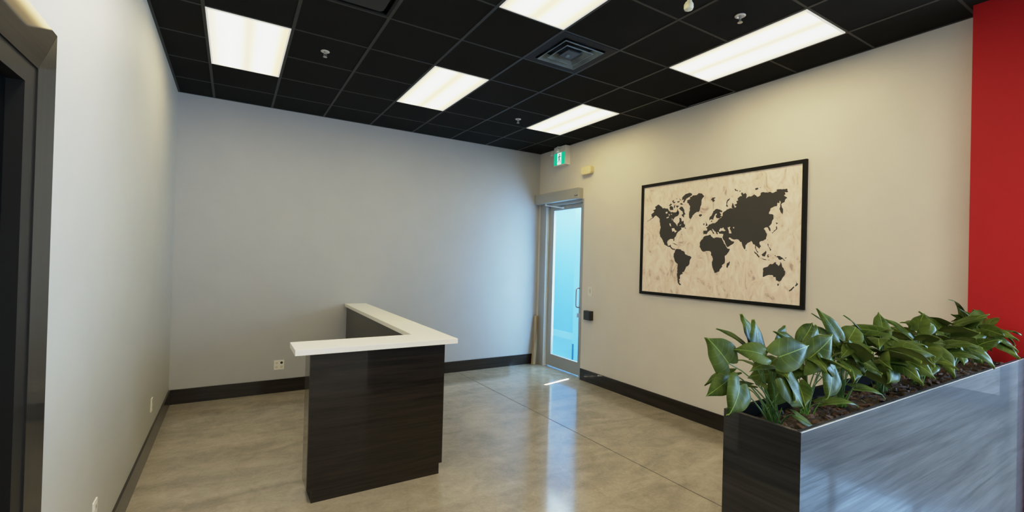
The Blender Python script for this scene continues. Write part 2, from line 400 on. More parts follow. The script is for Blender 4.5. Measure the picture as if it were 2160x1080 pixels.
# bark chips
def bark_mat():
    m, N, L, P = nt('bark'); tc = N.new('ShaderNodeTexCoord')
    n = N.new('ShaderNodeTexNoise'); n.inputs['Scale'].default_value = 28; n.inputs['Detail'].default_value = 3
    L.new(tc.outputs['Object'], n.inputs['Vector']); r = N.new('ShaderNodeValToRGB'); e = r.color_ramp.elements
    e[0].position = .35; e[0].color = (.016,.008,.004,1); e[1].position = .70; e[1].color = (.17,.085,.042,1)
    L.new(n.outputs['Fac'], r.inputs['Fac']); L.new(r.outputs['Color'], P.inputs['Base Color']); P.inputs['Roughness'].default_value = .85
    return m
m = MB()
for _ in range(380):
    x = PX0 + .05 + (PX1-PX0-.09)*random.random()**1.3; y = random.uniform(sy0+.02, sy1-.02)
    l = random.uniform(.012, .045) if random.random() < .8 else random.uniform(.05, .075); w = l*random.uniform(.2, .4); h = random.uniform(.003, .008)
    M = Matrix.Translation((x, y, sh(x, y)+.006)) @ Matrix.Rotation(random.choice((0, 0, .4, 1.3))+random.uniform(-.5,.5), 4, 'Z') @ Matrix.Rotation(random.uniform(-.25,.25), 4, 'Y') @ Matrix.Rotation(random.uniform(-.3,.3), 4, 'X')
    top = [(-.5,-.2),(-.2,-.5),(.35,-.42),(.5,.1),(.15,.5),(-.35,.4)]
    A = [m.bm.verts.new(M @ Vector((p[0]*l, p[1]*w, -h))) for p in top]; B = [m.bm.verts.new(M @ Vector((p[0]*l*.85, p[1]*w*.8, h*random.uniform(.4,1.2)))) for p in top]
    m._f(A[::-1]); m._f(B)
    for k in range(6): m._f([A[k], A[(k+1)%6], B[(k+1)%6], B[k]])
tag(m.build('bark_chips', bark_mat()), 'reddish brown bark chips scattered over the planter soil', 'bark', kind='stuff')

# plants ---------------------------------------------------------------
def leaf_mat():
    m, N, L, P = nt('leaf_green')
    uv = N.new('ShaderNodeUVMap'); uv.uv_map = 'leaf'; sx = N.new('ShaderNodeSeparateXYZ'); L.new(uv.outputs[0], sx.inputs[0])
    def M(op, a, b=None):
        n = N.new('ShaderNodeMath'); n.operation = op
        for i, v in enumerate((a, b)):
            if v is None: continue
            if isinstance(v, (int, float)): n.inputs[i].default_value = v
            else: L.new(v, n.inputs[i])
        return n.outputs[0]
    u = M('ABSOLUTE', M('SUBTRACT', sx.outputs['X'], .5))
    mid = M('LESS_THAN', u, .012)
    lat = M('GREATER_THAN', M('SINE', M('MULTIPLY', M('SUBTRACT', sx.outputs['Y'], M('MULTIPLY', u, .55)), 34)), .965)
    vein = M('MAXIMUM', mid, M('MULTIPLY', lat, .22))
    tc = N.new('ShaderNodeTexCoord'); n = N.new('ShaderNodeTexNoise'); n.inputs['Scale'].default_value = 9; n.inputs['Detail'].default_value = 3
    L.new(tc.outputs['Object'], n.inputs['Vector'])
    r = N.new('ShaderNodeValToRGB'); e = r.color_ramp.elements
    e[0].position = .35; e[0].color = (.015,.031,.005,1); e[1].position = .68; e[1].color = (.066,.096,.018,1)
    L.new(n.outputs['Fac'], r.inputs['Fac'])
    x = N.new('ShaderNodeMix'); x.data_type = 'RGBA'; L.new(vein, x.inputs[0]); L.new(r.outputs['Color'], x.inputs[6]); x.inputs[7].default_value = (.14,.21,.04,1)
    geo = N.new('ShaderNodeNewGeometry'); y = N.new('ShaderNodeMix'); y.data_type = 'RGBA'
    L.new(geo.outputs['Backfacing'], y.inputs[0]); L.new(x.outputs[2], y.inputs[6]); y.inputs[7].default_value = (.105,.125,.03,1)
    L.new(y.outputs[2], P.inputs['Base Color']); P.inputs['Roughness'].default_value = .34; P.inputs['Specular IOR Level'].default_value = .025
    P.inputs['Subsurface Weight'].default_value = 0
    return m
LEAF = leaf_mat(); STEM = plain('leaf_stem', (.075,.16,.035), .45, var=.3); STEMB = plain('young_shoot', (.13,.33,.05), .45, var=.3)
class Fol:
    def __init__(s): s.v = []; s.f = []; s.uv = []
    def leaf(s, base, tip, W, up=(0,0,1), droop=.18, fold=.22, roll=0):
        base = Vector(base); tip = Vector(tip); d = tip-base; Lh = d.length; d.normalize()
        up = Vector(up); side = d.cross(up)
        if side.length < .05: side = d.cross(Vector((0,1,.2)))
        side.normalize(); nrm = side.cross(d).normalized()
        if roll:
            R = Matrix.Rotation(roll, 3, d); side = R @ side; nrm = R @ nrm
        nt_, cols = 19, (-1, -.86, -.62, -.32, 0, .32, .62, .86, 1); i0 = len(s.v)
        for i in range(nt_):
            t = i/(nt_-1)
            if t < .26: w = .66 + .34*math.sin(t/.26*PI/2)
            else:
                q = (t-.26)/.74; w = max(0, math.cos(PI/2*q))**1.12 * (1-.42*q**4)
            for c in cols:
                back = .25*Lh*math.sin(abs(c)*PI*.62)*max(0, 1-t*1.7)          # lobes behind the stalk
                wv = .012*math.sin(t*17+c*4+i0)*abs(c)
                arch = droop*Lh*(4*t*(1-t))*.55
                p = base + d*(t*Lh-back) + side*(c*w*W*.5) + nrm*(arch + fold*abs(c)*w*W*.35 - .10*W*abs(c)**3 + wv*W)
                s.v.append(p); s.uv.append((.5+c*w*.5, t))
        for i in range(nt_-1):
            for k in range(len(cols)-1):
                a = i0+i*len(cols)+k; s.f.append((a, a+1, a+1+len(cols), a+len(cols)))
    def build(s, name, mat, parent):
        me = bpy.data.meshes.new(name); me.from_pydata([tuple(p) for p in s.v], [], s.f)
        ul = me.uv_layers.new(name='leaf')
        for lp in me.loops: ul.data[lp.index].uv = s.uv[lp.vertex_index]
        for p in me.polygons: p.use_smooth = True
        o = _link(name, me, mat, parent)
        return o
def stalk(m, a, b, sag=.06, r=.0022):
    a = Vector(a); b = Vector(b); mid = (a+b)/2; out = Vector((b.x-a.x, b.y-a.y, 0))
    mid = mid - out*.22 + Vector((0,0,sag*.5)); pts = []
    for k in range(7):
        t = k/6; pts.append(a*(1-t)**2 + mid*2*t*(1-t) + b*t*t)
    m.tube(pts, [r*1.25]*3+[r]*4, 6)
def plant(base, leaves, n_extra, seed, spread=(.20,.13), h=(.10,.32), label='', size=(.11,.17), shoots=8, xlim=None):
    rnd = random.Random(seed); t = thing('leafy_plant', label, 'plant', base, 'broad-leaved plants in the planter box')
    B = Vector(base); F = Fol(); m = MB()
    allv = list(leaves)
    for k in range(n_extra):
        a = 2*PI*k/n_extra*1.618*2 + rnd.uniform(-.4,.4); q = rnd.random()**.6
        z = h[0] + (h[1]-h[0])*(1-q*.75)*rnd.uniform(.65,1.02)
        x = math.cos(a)*spread[0]*q; y = math.sin(a)*spread[1]*q
        ln = rnd.uniform(*size); el = rnd.uniform(-.75,.55) if q > .4 else rnd.uniform(-.3,1.0)
        aa = a + rnd.uniform(-.5,.5); b = B + Vector((x, y, z))
        yy = math.sin(aa)*math.cos(el)*ln
        tip = b + Vector((math.cos(aa)*math.cos(el)*ln, max(-.15, min(.13, yy)), math.sin(el)*ln))
        if tip.y < -2.19: tip.y = -2.19 - .2*(-2.19-tip.y)
        if tip.z < 1.25: tip.z = 1.25
        b.x = min(b.x, 2.06); tip.x = min(tip.x, 2.085); tip.y = min(tip.y, -1.80)
        up = (rnd.uniform(-.7,.5), rnd.uniform(-.8,.2), 1)
        allv.append((tuple(b), tuple(tip), ln*rnd.uniform(.52,.74), up, rnd.uniform(.05,.35), rnd.uniform(-.6,.5)))
    for lf in allv:
        b, tp, W = lf[:3]; up = lf[3] if len(lf) > 3 else (0,-.4,1); dr = lf[4] if len(lf) > 4 else .15; ro = lf[5] if len(lf) > 5 else 0
        F.leaf(b, tp, W, up, dr, .25, ro)
        st = B + Vector((rnd.uniform(-.022,.022), rnd.uniform(-.018,.018), -.006))
        stalk(m, st, b, rnd.uniform(.02,.1), rnd.uniform(.0016,.0024))
    F.build('foliage', LEAF, t); m.build('stems', STEM, t, True)
    m = MB()
    for k in range(shoots):
        a = rnd.uniform(0, 2*PI); l = rnd.uniform(.04,.09)
        p = B + Vector((rnd.uniform(-.02,.02), rnd.uniform(-.02,.02), -.004))
        e = p + Vector((math.cos(a)*l*.45, math.sin(a)*l*.4, l)); m.tube([p, (p+e)/2+Vector((0,0,.008)), e], [.0028,.0022,.0008], 6)
    if shoots: m.build('shoots', STEMB, t, True)
    return fix(t)
U = (0,-.75,.65)      # blades turned towards the room
FA = (.15,-1,.25)
L1 = [((-.602,-1.98,1.462),(-.587,-1.955,1.578),.120,FA,.05), ((-.560,-1.93,1.500),(-.575,-1.90,1.592),.115,(.3,-1,.2),.05), ((-.604,-1.93,1.480),(-.720,-1.895,1.545),.060,(0,-.6,1),.12),
      ((-.785,-1.985,1.445),(-.872,-1.965,1.532),.120,(-.2,-1,.1),.08), ((-.707,-1.95,1.395),(-.790,-1.90,1.352),.055,(0,-.3,1),.2),
      ((-.808,-2.00,1.395),(-.930,-2.01,1.362),.070,(-.1,-.9,.6),.1), ((-.790,-2.03,1.383),(-.890,-2.06,1.312),.105,(-.2,-1,.3),.12),
      ((-.660,-2.03,1.470),(-.770,-1.99,1.490),.075,(0,-.9,.4),.2), ((-.480,-1.90,1.415),(-.375,-1.88,1.445),.050,(0,-.3,1),.1),
      ((-.566,-2.0,1.419),(-.720,-2.02,1.420),.055,(0,-.6,1),.2), ((-.44,-1.93,1.396),(-.330,-1.90,1.404),.06,(0,-.6,1),.2),
      ((-.585,-2.06,1.385),(-.530,-2.10,1.290),.150,(.2,-1,.2),.08), ((-.599,-2.05,1.462),(-.420,-2.06,1.490),.115,(.0,-1,.45),.1),
      ((-.629,-1.97,1.350),(-.70,-1.93,1.353),.045,(0,-.3,1),.1), ((-.600,-1.99,1.349),(-.529,-1.95,1.35),.045,(0,-.4,1),.1),
      ((-.50,-2.06,1.25),(-.44,-2.10,1.205),.060,(0,-.6,1),.05)]
plant((-.50,-1.985,1.190), L1, 5, 3, (.10,.07), (.16,.26), 'leafy green plant at the left end of the planter, arching over its corner', (.08,.11), 16)
L2 = [((-.313,-1.90,1.440),(-.235,-1.88,1.528),.105,FA,.05), ((-.352,-1.98,1.462),(-.470,-1.96,1.530),.070,(0,-.8,.6),.15),
      ((-.38,-2.03,1.425),(-.20,-2.04,1.515),.110,(0,-.9,.5),.15), ((-.30,-2.05,1.44),(-.22,-2.08,1.33),.105,(.3,-1,.2),.1),
      ((-.18,-1.92,1.47),(-.06,-1.90,1.535),.075,(0,-.7,.8),.15), ((-.28,-2.07,1.385),(-.37,-2.10,1.30),.105,(-.2,-1,.3),.1),
      ((-.22,-2.02,1.24),(-.07,-2.08,1.225),.055,(0,-.3,1),.25)]
plant((-.30,-1.99,1.190), L2, 11, 5, (.16,.08), (.12,.29), 'bushy green plant second from the left end of the planter', (.10,.15), 10)
L3 = [((.02,-1.93,1.47),(-.16,-1.90,1.50),.075,(0,-.6,1),.25), ((.05,-1.92,1.49),(-.07,-1.9,1.575),.05,(0,-.6,1),.1), ((.06,-2.0,1.44),(-.12,-2.03,1.405),.06,(0,-.5,1),.2),
      ((.0,-2.02,1.44),(.04,-2.06,1.33),.10,(.2,-1,.2),.1), ((-.02,-2.05,1.28),(.12,-2.10,1.235),.06,(0,-.4,1),.25)]
plant((.02,-1.98,1.190), L3, 14, 8, (.18,.08), (.11,.30), 'green plant third from the left in the planter, behind a white tag', (.11,.16), 8)
labs = ['dense green plant in the middle of the planter row, before the grey wall', 'green plant right of the middle of the planter, its leaves lying over the front edge',
        'drooping green plant in the planter just left of the red wall', 'low green plant at the right end of the planter, against the red wall']
for k, (x, n, hh) in enumerate(((.40, 22, .33), (.82, 24, .33), (1.30, 24, .33), (1.80, 22, .34))):
    ex = []
    if k == 0: ex = [((.30,-2.05,1.36),(.44,-2.12,1.30),.07,(0,-.5,1),.3), ((.34,-1.92,1.47),(.22,-1.9,1.555),.06,(0,-.6,1),.1), ((.30,-2.06,1.34),(.18,-2.09,1.29),.09,(0,-.9,.5),.1)]
    if k == 1: ex = [((.70,-2.06,1.31),(.50,-2.13,1.285),.075,(0,-.4,1),.25)]
    if k == 3: ex = [((1.66,-1.93,1.49),(1.50,-1.92,1.60),.05,(0,-.5,1),.3), ((1.60,-1.95,1.53),(1.74,-1.96,1.43),.07,(0,-.7,.8),.2), ((1.9,-2.02,1.40),(2.04,-2.10,1.31),.09,(0,-.5,1),.2)]
    plant((x, -1.985, 1.190), ex, n, 20+k, (.24,.09), (.08, hh), labs[k], (.12,.18), 6)
# pale tag lying on the soil
t = MB(); t.prism([(0,0),(.038,.010),(.036,.024),(-.003,.014)], 2, 0, .0012)
o = t.build('plant_tag', plain('tag_paper', (.62,.55,.36), .7)); o.data.transform(Matrix.Rotation(.45, 4, 'Y')); o.location = (.035, -2.06, 1.222); o.rotation_euler = (.35, 0, -.1)
tag(o, 'small pale plant tag lying on the bark beside the front edge of the planter', 'tag')

# ------------------------------------------------------------------ framed world map
MAP = [(0,[(0.351,2.15),(0.304,2.148),(0.301,2.168),(0.32,2.181),(0.298,2.192),(0.279,2.215),(0.249,2.223),(0.211,2.225),(0.182,2.243),(0.164,2.265),(0.15,2.275),(0.118,2.302),(0.115,2.335),(0.083,2.353),(0.069,2.365),(0.03,2.375),(-0.008,2.364),(0.016,2.383),(0.011,2.431),(-0.007,2.404),(-0.022,2.374),(-0.039,2.388),(-0.014,2.41),(-0.045,2.42),(-0.034,2.443),(-0.054,2.448),(-0.05,2.474),(-0.073,2.491),(-0.097,2.492),(-0.086,2.525),(-0.103,2.526),(-0.113,2.509),(-0.133,2.519),(-0.147,2.502),(-0.141,2.462),(-0.173,2.48),(-0.206,2.48),(-0.225,2.494),(-0.244,2.482),(-0.26,2.465),(-0.291,2.48),(-0.294,2.502),(-0.306,2.506),(-0.323,2.507),(-0.366,2.496),(-0.384,2.503),(-0.408,2.488),(-0.438,2.497),(-0.455,2.501),(-0.445,2.511),(-0.461,2.519),(-0.53,2.511),(-0.544,2.515),(-0.553,2.507),(-0.552,2.493),(-0.56,2.48),(-0.528,2.484),(-0.534,2.462),(-0.52,2.452),(-0.552,2.425),(-0.538,2.418),(-0.527,2.387),(-0.507,2.38),(-0.496,2.369),(-0.502,2.342),(-0.514,2.323),(-0.515,2.294),(-0.51,2.27),(-0.492,2.295),(-0.48,2.326),(-0.488,2.355),(-0.49,2.396),(-0.481,2.406),(-0.478,2.382),(-0.458,2.387),(-0.456,2.355),(-0.432,2.354),(-0.397,2.339),(-0.391,2.315),(-0.38,2.286),(-0.419,2.277),(-0.427,2.234),(-0.409,2.19),(-0.382,2.162),(-0.401,2.128),(-0.396,2.112),(-0.38,2.135),(-0.371,2.153),(-0.349,2.154),(-0.331,2.14),(-0.35,2.118),(-0.366,2.081),(-0.358,2.038),(-0.328,2.021),(-0.294,2.012),(-0.291,1.997),(-0.309,1.967),(-0.294,1.943),(-0.275,1.958),(-0.256,1.974),(-0.257,1.946),(-0.282,1.9),(-0.272,1.906),(-0.253,1.94),(-0.246,1.983),(-0.227,1.99),(-0.207,2.023),(-0.184,2.009),(-0.146,1.975),(-0.146,1.944),(-0.137,1.936),(-0.123,1.956),(-0.109,1.991),(-0.102,2.014),(-0.088,2.014),(-0.067,2.04),(-0.016,2.041),(-0.006,2.045),(0.023,2.062),(0.037,2.065),(0.04,2.049),(0.008,2.026),(-0.023,2.018),(-0.017,2.002),(0.021,1.98),(0.055,1.961),(0.074,1.991),(0.108,2.051),(0.115,2.071),(0.105,2.103),(0.127,2.108),(0.153,2.108),(0.161,2.125),(0.179,2.129),(0.167,2.106),(0.182,2.103),(0.194,2.127),(0.217,2.144),(0.236,2.165),(0.243,2.162),(0.212,2.114),(0.227,2.108),(0.251,2.149),(0.266,2.15),(0.292,2.134),(0.311,2.107),(0.35,2.108)]),
(1,[(0.157,2.142),(0.14,2.168),(0.121,2.164),(0.107,2.176),(0.1,2.159),(0.079,2.142),(0.092,2.133),(0.124,2.141),(0.15,2.13)]),
(1,[(0.057,2.171),(0.026,2.179),(0.032,2.156),(0.018,2.133),(0.01,2.107),(0.038,2.108),(0.042,2.134)]),
(1,[(-0.005,2.171),(-0.011,2.175),(-0.018,2.17),(-0.019,2.161),(-0.012,2.158),(-0.005,2.162)]),
(1,[(0.037,2.065),(0.012,2.048),(-0.006,2.04),(-0.002,2.032),(0.012,2.032),(0.036,2.049)]),
(0,[(0.276,2.259),(0.277,2.289),(0.251,2.311),(0.233,2.357),(0.208,2.376),(0.186,2.382),(0.126,2.357),(0.122,2.342),(0.155,2.345),(0.133,2.317),(0.147,2.304),(0.125,2.296),(0.153,2.275),(0.19,2.28),(0.202,2.308),(0.184,2.327),(0.203,2.328),(0.221,2.296),(0.231,2.263),(0.261,2.271)]),
(0,[(0.261,2.244),(0.246,2.264),(0.242,2.24)]),
(0,[(0.33,2.255),(0.318,2.241),(0.298,2.205),(0.325,2.203),(0.318,2.22)]),
(0,[(0.353,2.229),(0.337,2.231),(0.341,2.211),(0.354,2.212)]),
(0,[(0.415,2.33),(0.375,2.334),(0.371,2.323),(0.394,2.307),(0.407,2.315)]),
(0,[(0.081,2.402),(0.078,2.438),(0.065,2.469),(0.04,2.483),(0.036,2.476),(0.061,2.452),(0.07,2.417),(0.056,2.393),(0.066,2.392)]),
(0,[(0.263,2.492),(0.241,2.51),(0.211,2.51),(0.211,2.5),(0.229,2.492),(0.214,2.469),(0.238,2.456),(0.255,2.481)]),
(0,[(-0.013,2.575),(-0.027,2.573),(-0.031,2.56),(-0.051,2.557),(-0.048,2.545),(-0.021,2.553)]),
(0,[(-0.065,2.549),(-0.082,2.549),(-0.072,2.534)]),
(0,[(-0.235,2.552),(-0.268,2.555),(-0.268,2.542),(-0.246,2.535),(-0.236,2.542)]),
(0,[(-0.28,2.556),(-0.296,2.557),(-0.29,2.55)]),
(0,[(0.347,2.078),(0.318,2.092),(0.259,2.102),(0.248,2.081),(0.212,2.063),(0.187,2.071),(0.121,2.061),(0.098,2.015),(0.06,1.958),(0.051,1.947),(0.026,1.944),(0.029,1.927),(0.043,1.905),(0.082,1.868),(0.078,1.817),(0.08,1.798),(0.111,1.772),(0.11,1.752),(0.128,1.732),(0.149,1.697),(0.177,1.687),(0.203,1.686),(0.22,1.729),(0.234,1.78),(0.236,1.798),(0.225,1.821),(0.229,1.85),(0.25,1.878),(0.25,1.91),(0.274,1.922),(0.3,1.922),(0.34,1.914),(0.367,1.928),(0.395,1.967),(0.393,2.008),(0.383,2.032),(0.357,2.055)]),
(0,[(0.061,1.762),(0.056,1.79),(0.035,1.801),(0.026,1.816),(0.024,1.79),(0.046,1.743),(0.061,1.745)]),
(0,[(0.728,1.929),(0.714,1.946),(0.65,1.944),(0.627,1.926),(0.594,1.913),(0.586,1.889),(0.561,1.877),(0.517,1.865),(0.497,1.85),(0.519,1.81),(0.522,1.774),(0.536,1.755),(0.564,1.743),(0.574,1.718),(0.599,1.677),(0.617,1.677),(0.611,1.655),(0.634,1.648),(0.652,1.629),(0.648,1.598),(0.662,1.585),(0.651,1.576),(0.658,1.554),(0.631,1.525),(0.653,1.522),(0.68,1.553),(0.69,1.627),(0.688,1.77),(0.721,1.795),(0.749,1.854),(0.746,1.882),(0.732,1.907)]),
(0,[(1.053,2.44),(1.087,2.435),(1.057,2.418),(1.106,2.386),(1.1,2.359),(1.075,2.346),(1.173,2.296),(1.07,2.338),(1.027,2.365),(0.972,2.324),(0.961,2.247),(0.95,2.216),(0.967,2.149),(0.956,2.103),(0.932,2.08),(0.907,2.034),(0.887,2),(0.845,1.981),(0.813,1.973),(0.767,1.939),(0.731,1.935),(0.722,1.943),(0.767,1.958),(0.781,1.969),(0.791,2.002),(0.813,1.988),(0.836,1.988),(0.847,2.025),(0.838,2.047),(0.807,2.065),(0.757,2.068),(0.752,2.038),(0.743,2.045),(0.744,2.075),(0.718,2.103),(0.693,2.146),(0.659,2.167),(0.642,2.18),(0.651,2.199),(0.6,2.2),(0.592,2.221),(0.614,2.244),(0.615,2.276),(0.64,2.267),(0.654,2.311),(0.676,2.316),(0.679,2.262),(0.7,2.245),(0.704,2.212),(0.722,2.242),(0.759,2.274),(0.768,2.296),(0.742,2.324),(0.699,2.339),(0.682,2.364),(0.709,2.387),(0.744,2.383),(0.78,2.393),(0.798,2.387),(0.826,2.404),(0.845,2.435),(0.891,2.446),(0.919,2.445),(0.953,2.474),(0.992,2.5),(1.049,2.475),(1.034,2.45)]),
(1,[(0.783,2.194),(0.748,2.196),(0.733,2.17),(0.707,2.158),(0.737,2.141),(0.747,2.163),(0.773,2.153)]),
(1,[(0.876,2.4),(0.848,2.398),(0.857,2.376),(0.88,2.382)]),
(1,[(0.869,2.329),(0.828,2.341),(0.837,2.323),(0.86,2.32)]),
(1,[(0.821,2.255),(0.803,2.254),(0.791,2.216),(0.809,2.225)]),
(1,[(0.838,2.375),(0.815,2.362),(0.824,2.344)]),
(1,[(0.787,2.32),(0.773,2.304),(0.781,2.286)]),
(1,[(0.806,2.365),(0.788,2.371),(0.783,2.356)]),
(1,[(0.678,2.225),(0.644,2.238),(0.66,2.221)]),
(0,[(0.666,2.406),(0.688,2.426),(0.658,2.449),(0.632,2.439),(0.614,2.409),(0.609,2.38),(0.591,2.35),(0.612,2.344),(0.611,2.312),(0.638,2.332),(0.647,2.347),(0.626,2.36),(0.639,2.389)]),
(0,[(0.718,2.388),(0.705,2.424),(0.682,2.385),(0.699,2.358)]),
(0,[(0.823,2.455),(0.796,2.464),(0.768,2.443),(0.763,2.414),(0.812,2.418)]),
(0,[(0.837,2.472),(0.806,2.498),(0.787,2.482),(0.814,2.466)]),
(0,[(0.76,2.465),(0.738,2.467),(0.754,2.428)]),
(0,[(0.729,2.462),(0.685,2.462),(0.71,2.431)]),
(0,[(0.647,2.52),(0.64,2.556),(0.619,2.571),(0.602,2.584),(0.552,2.595),(0.51,2.581),(0.509,2.563),(0.55,2.546),(0.584,2.532),(0.616,2.485),(0.634,2.497),(0.617,2.524)]),
(0,[(0.788,2.523),(0.757,2.538),(0.765,2.51),(0.734,2.507),(0.756,2.49),(0.774,2.503)]),
(0,[(0.722,2.553),(0.713,2.541),(0.726,2.535)]),
(0,[(0.687,2.557),(0.669,2.53),(0.652,2.517),(0.678,2.527)]),
(0,[(0.717,2.512),(0.677,2.516),(0.686,2.498),(0.708,2.497)]),
(0,[(0.677,2.483),(0.651,2.488),(0.626,2.468),(0.659,2.467)]),
(0,[(0.604,2.197),(0.581,2.192),(0.591,2.178)]),
(0,[(0.575,2.51),(0.533,2.52),(0.538,2.541),(0.493,2.562),(0.452,2.557),(0.421,2.58),(0.388,2.571),(0.348,2.536),(0.375,2.508),(0.382,2.46),(0.396,2.412),(0.407,2.372),(0.455,2.358),(0.495,2.329),(0.518,2.288),(0.54,2.304),(0.544,2.357),(0.534,2.388),(0.535,2.445),(0.553,2.472),(0.574,2.481)]),
(0,[(0.773,2.018),(0.742,2.014),(0.704,1.995),(0.689,1.994),(0.7,1.988),(0.73,2)]),
(0,[(-0.332,1.735),(-0.335,1.751),(-0.383,1.77),(-0.404,1.795),(-0.431,1.795),(-0.445,1.811),(-0.463,1.811),(-0.457,1.799),(-0.484,1.776),(-0.498,1.794),(-0.5,1.817),(-0.515,1.788),(-0.519,1.768),(-0.533,1.754),(-0.548,1.725),(-0.546,1.696),(-0.524,1.665),(-0.51,1.635),(-0.49,1.625),(-0.464,1.636),(-0.457,1.668),(-0.439,1.667),(-0.43,1.685),(-0.394,1.686),(-0.358,1.673),(-0.331,1.665),(-0.333,1.693)]),
(0,[(-0.474,1.606),(-0.492,1.605),(-0.488,1.587),(-0.478,1.583)]),
(0,[(-0.646,1.645),(-0.656,1.62),(-0.667,1.615),(-0.656,1.597),(-0.64,1.588),(-0.64,1.599),(-0.65,1.614)]),
(0,[(-0.583,1.549),(-0.605,1.565),(-0.629,1.589),(-0.634,1.582),(-0.611,1.551),(-0.589,1.538)]),
(0,[(-0.441,1.879),(-0.452,1.879),(-0.459,1.864),(-0.473,1.873),(-0.496,1.871),(-0.52,1.856),(-0.546,1.827),(-0.535,1.827),(-0.52,1.844),(-0.5,1.834),(-0.485,1.838),(-0.473,1.859),(-0.462,1.861)]),
(0,[(-0.537,1.853),(-0.559,1.861),(-0.551,1.849)]),
(0,[(-0.315,1.888),(-0.341,1.906),(-0.359,1.923),(-0.365,1.909),(-0.351,1.866),(-0.326,1.869)]),
(0,[(-0.237,1.919),(-0.263,1.9),(-0.295,1.869),(-0.293,1.852),(-0.27,1.872)]),
(0,[(-0.296,1.852),(-0.342,1.84),(-0.397,1.835),(-0.391,1.829),(-0.33,1.838)]),
(0,[(-0.372,1.882),(-0.396,1.888),(-0.381,1.876),(-0.393,1.861),(-0.375,1.858)]),
(0,[(-0.372,1.994),(-0.382,1.99),(-0.382,1.966),(-0.4,1.948),(-0.41,1.93),(-0.398,1.921),(-0.395,1.942),(-0.376,1.969)]),
(0,[(-0.371,2.036),(-0.375,2.027),(-0.369,2.024)]),
(0,[(-0.15,1.934),(-0.16,1.928),(-0.153,1.921)]),
(0,[(-0.45,2.197),(-0.471,2.19),(-0.459,2.179),(-0.45,2.188)]),
(0,[(-0.457,2.161),(-0.463,2.131),(-0.434,2.108),(-0.417,2.091),(-0.411,2.097),(-0.434,2.12),(-0.452,2.131),(-0.451,2.158)]),
(0,[(-0.422,2.277),(-0.437,2.252),(-0.447,2.221),(-0.438,2.237)])]
MY0, MY1, MZ0, MZ1 = -.724, 1.263, 1.378, 2.768
t = thing('framed_map', 'black-framed world map print with dark continents on pale marble', 'picture', (XR, (MY0+MY1)/2, MZ0))
fw = .036; m = MB()
m.box((XR-.03, MY0, MZ0), (XR-.001, MY0+fw, MZ1)).box((XR-.03, MY1-fw, MZ0), (XR-.001, MY1, MZ1)).box((XR-.03, MY0+fw, MZ0), (XR-.001, MY1-fw, MZ0+fw)).box((XR-.03, MY0+fw, MZ1-fw), (XR-.001, MY1-fw, MZ1))
m.build('frame', BLACKP, t)
def marble():
    m, N, L, P = nt('marble_print'); tc = N.new('ShaderNodeTexCoord')
    mp = N.new('ShaderNodeMapping'); mp.inputs['Rotation'].default_value = (.7,0,0); mp.inputs['Scale'].default_value = (1,1.7,1); L.new(tc.outputs['Object'], mp.inputs['Vector'])
    n = N.new('ShaderNodeTexNoise'); n.inputs['Scale'].default_value = 5.5; n.inputs['Detail'].default_value = 8; n.inputs['Roughness'].default_value = .68; n.inputs['Distortion'].default_value = 1.3
    L.new(mp.outputs['Vector'], n.inputs['Vector'])
    r = N.new('ShaderNodeValToRGB'); e = r.color_ramp.elements
    e[0].position = .24; e[0].color = (.27,.19,.15,1); e[1].position = .42; e[1].color = (.86,.70,.60,1)
    x = e.new(.345); x.color = (.55,.43,.36,1); x = e.new(.60); x.color = (.96,.84,.75,1)
    L.new(n.outputs['Fac'], r.inputs['Fac']); L.new(r.outputs['Color'], P.inputs['Base Color']); P.inputs['Roughness'].default_value = .5; return m
MARB = marble(); INK = plain('map_ink', (.038,.034,.031), .55, var=.08)
MB().box((XR-.018, MY0+fw, MZ0+fw), (XR-.002, MY1-fw, MZ1-fw)).build('print', MARB, t)
def flatpoly(polys, mat, name, x, par):
    from mathutils.geometry import tessellate_polygon
    v = []; f = []
    for pts in polys:
        co = [Vector((0, p[0], p[1])) for p in pts]; i0 = len(v)
        v += [(x, p[0], p[1]) for p in pts]
        for tr in tessellate_polygon([co]): f.append(tuple(i0+i for i in tr))
    me = bpy.data.meshes.new(name); me.from_pydata(v, [], f)
    return _link(name, me, mat, par)
def rough_edge(pts, amp=.0042, seg=.013):
    rnd = random.Random(len(pts)); out = []
    for i, p in enumerate(pts):
        q = pts[(i+1) % len(pts)]; L_ = math.dist(p, q); k = max(1, int(L_/seg))
        for j in range(k):
            a = j/k; s_ = amp if j else 0
            out.append((p[0]+(q[0]-p[0])*a+rnd.uniform(-s_, s_), p[1]+(q[1]-p[1])*a+rnd.uniform(-s_, s_)))
    return out
flatpoly([rough_edge(p) for w, p in MAP if not w], INK, 'continents', XR-.0186, t)
for w, p in MAP:
    if w: flatpoly([p], MARB, 'inland_sea', XR-.0190, t)
fix(t)

# ------------------------------------------------------------------ glass door in the map wall (door_1)
d = bpy.data.objects.new('door_1', None); C.objects.link(d); d.location = (XR, 3.0, 0); S(d)
m = MB()
m.box((XR-.004, 3.395, 0), (XR+.11, DB, DT-.045))                       # far jamb
m.box((XR-.004, DA-.03, 0), (XR+.11, DA+.0, DT-.045))               # near jamb
m.box((XR-.004, DA-.03, DT-.045), (XR+.11, DB, DT-.001))
m.build('door_frame', ALU, d)
m = MB(); m.box((XR+.000, 3.392, 0), (XR+.062, 3.3945, DT-.046)); m.build('jamb_lining', plain('jamb_bright', (.62,.66,.66), .4, .1), d)
xd0, xd1 = XR+.062, XR+.105
m = MB()
m.box((xd0, 3.262, .018), (xd1, 3.390, 2.6742)).box((xd0, DA+.004, .018), (xd1, DA+.110, 2.6742))
m.box((xd0, DA+.110, .018), (xd1, 3.262, .215)).box((xd0, DA+.110, 2.600), (xd1, 3.262, 2.6742))
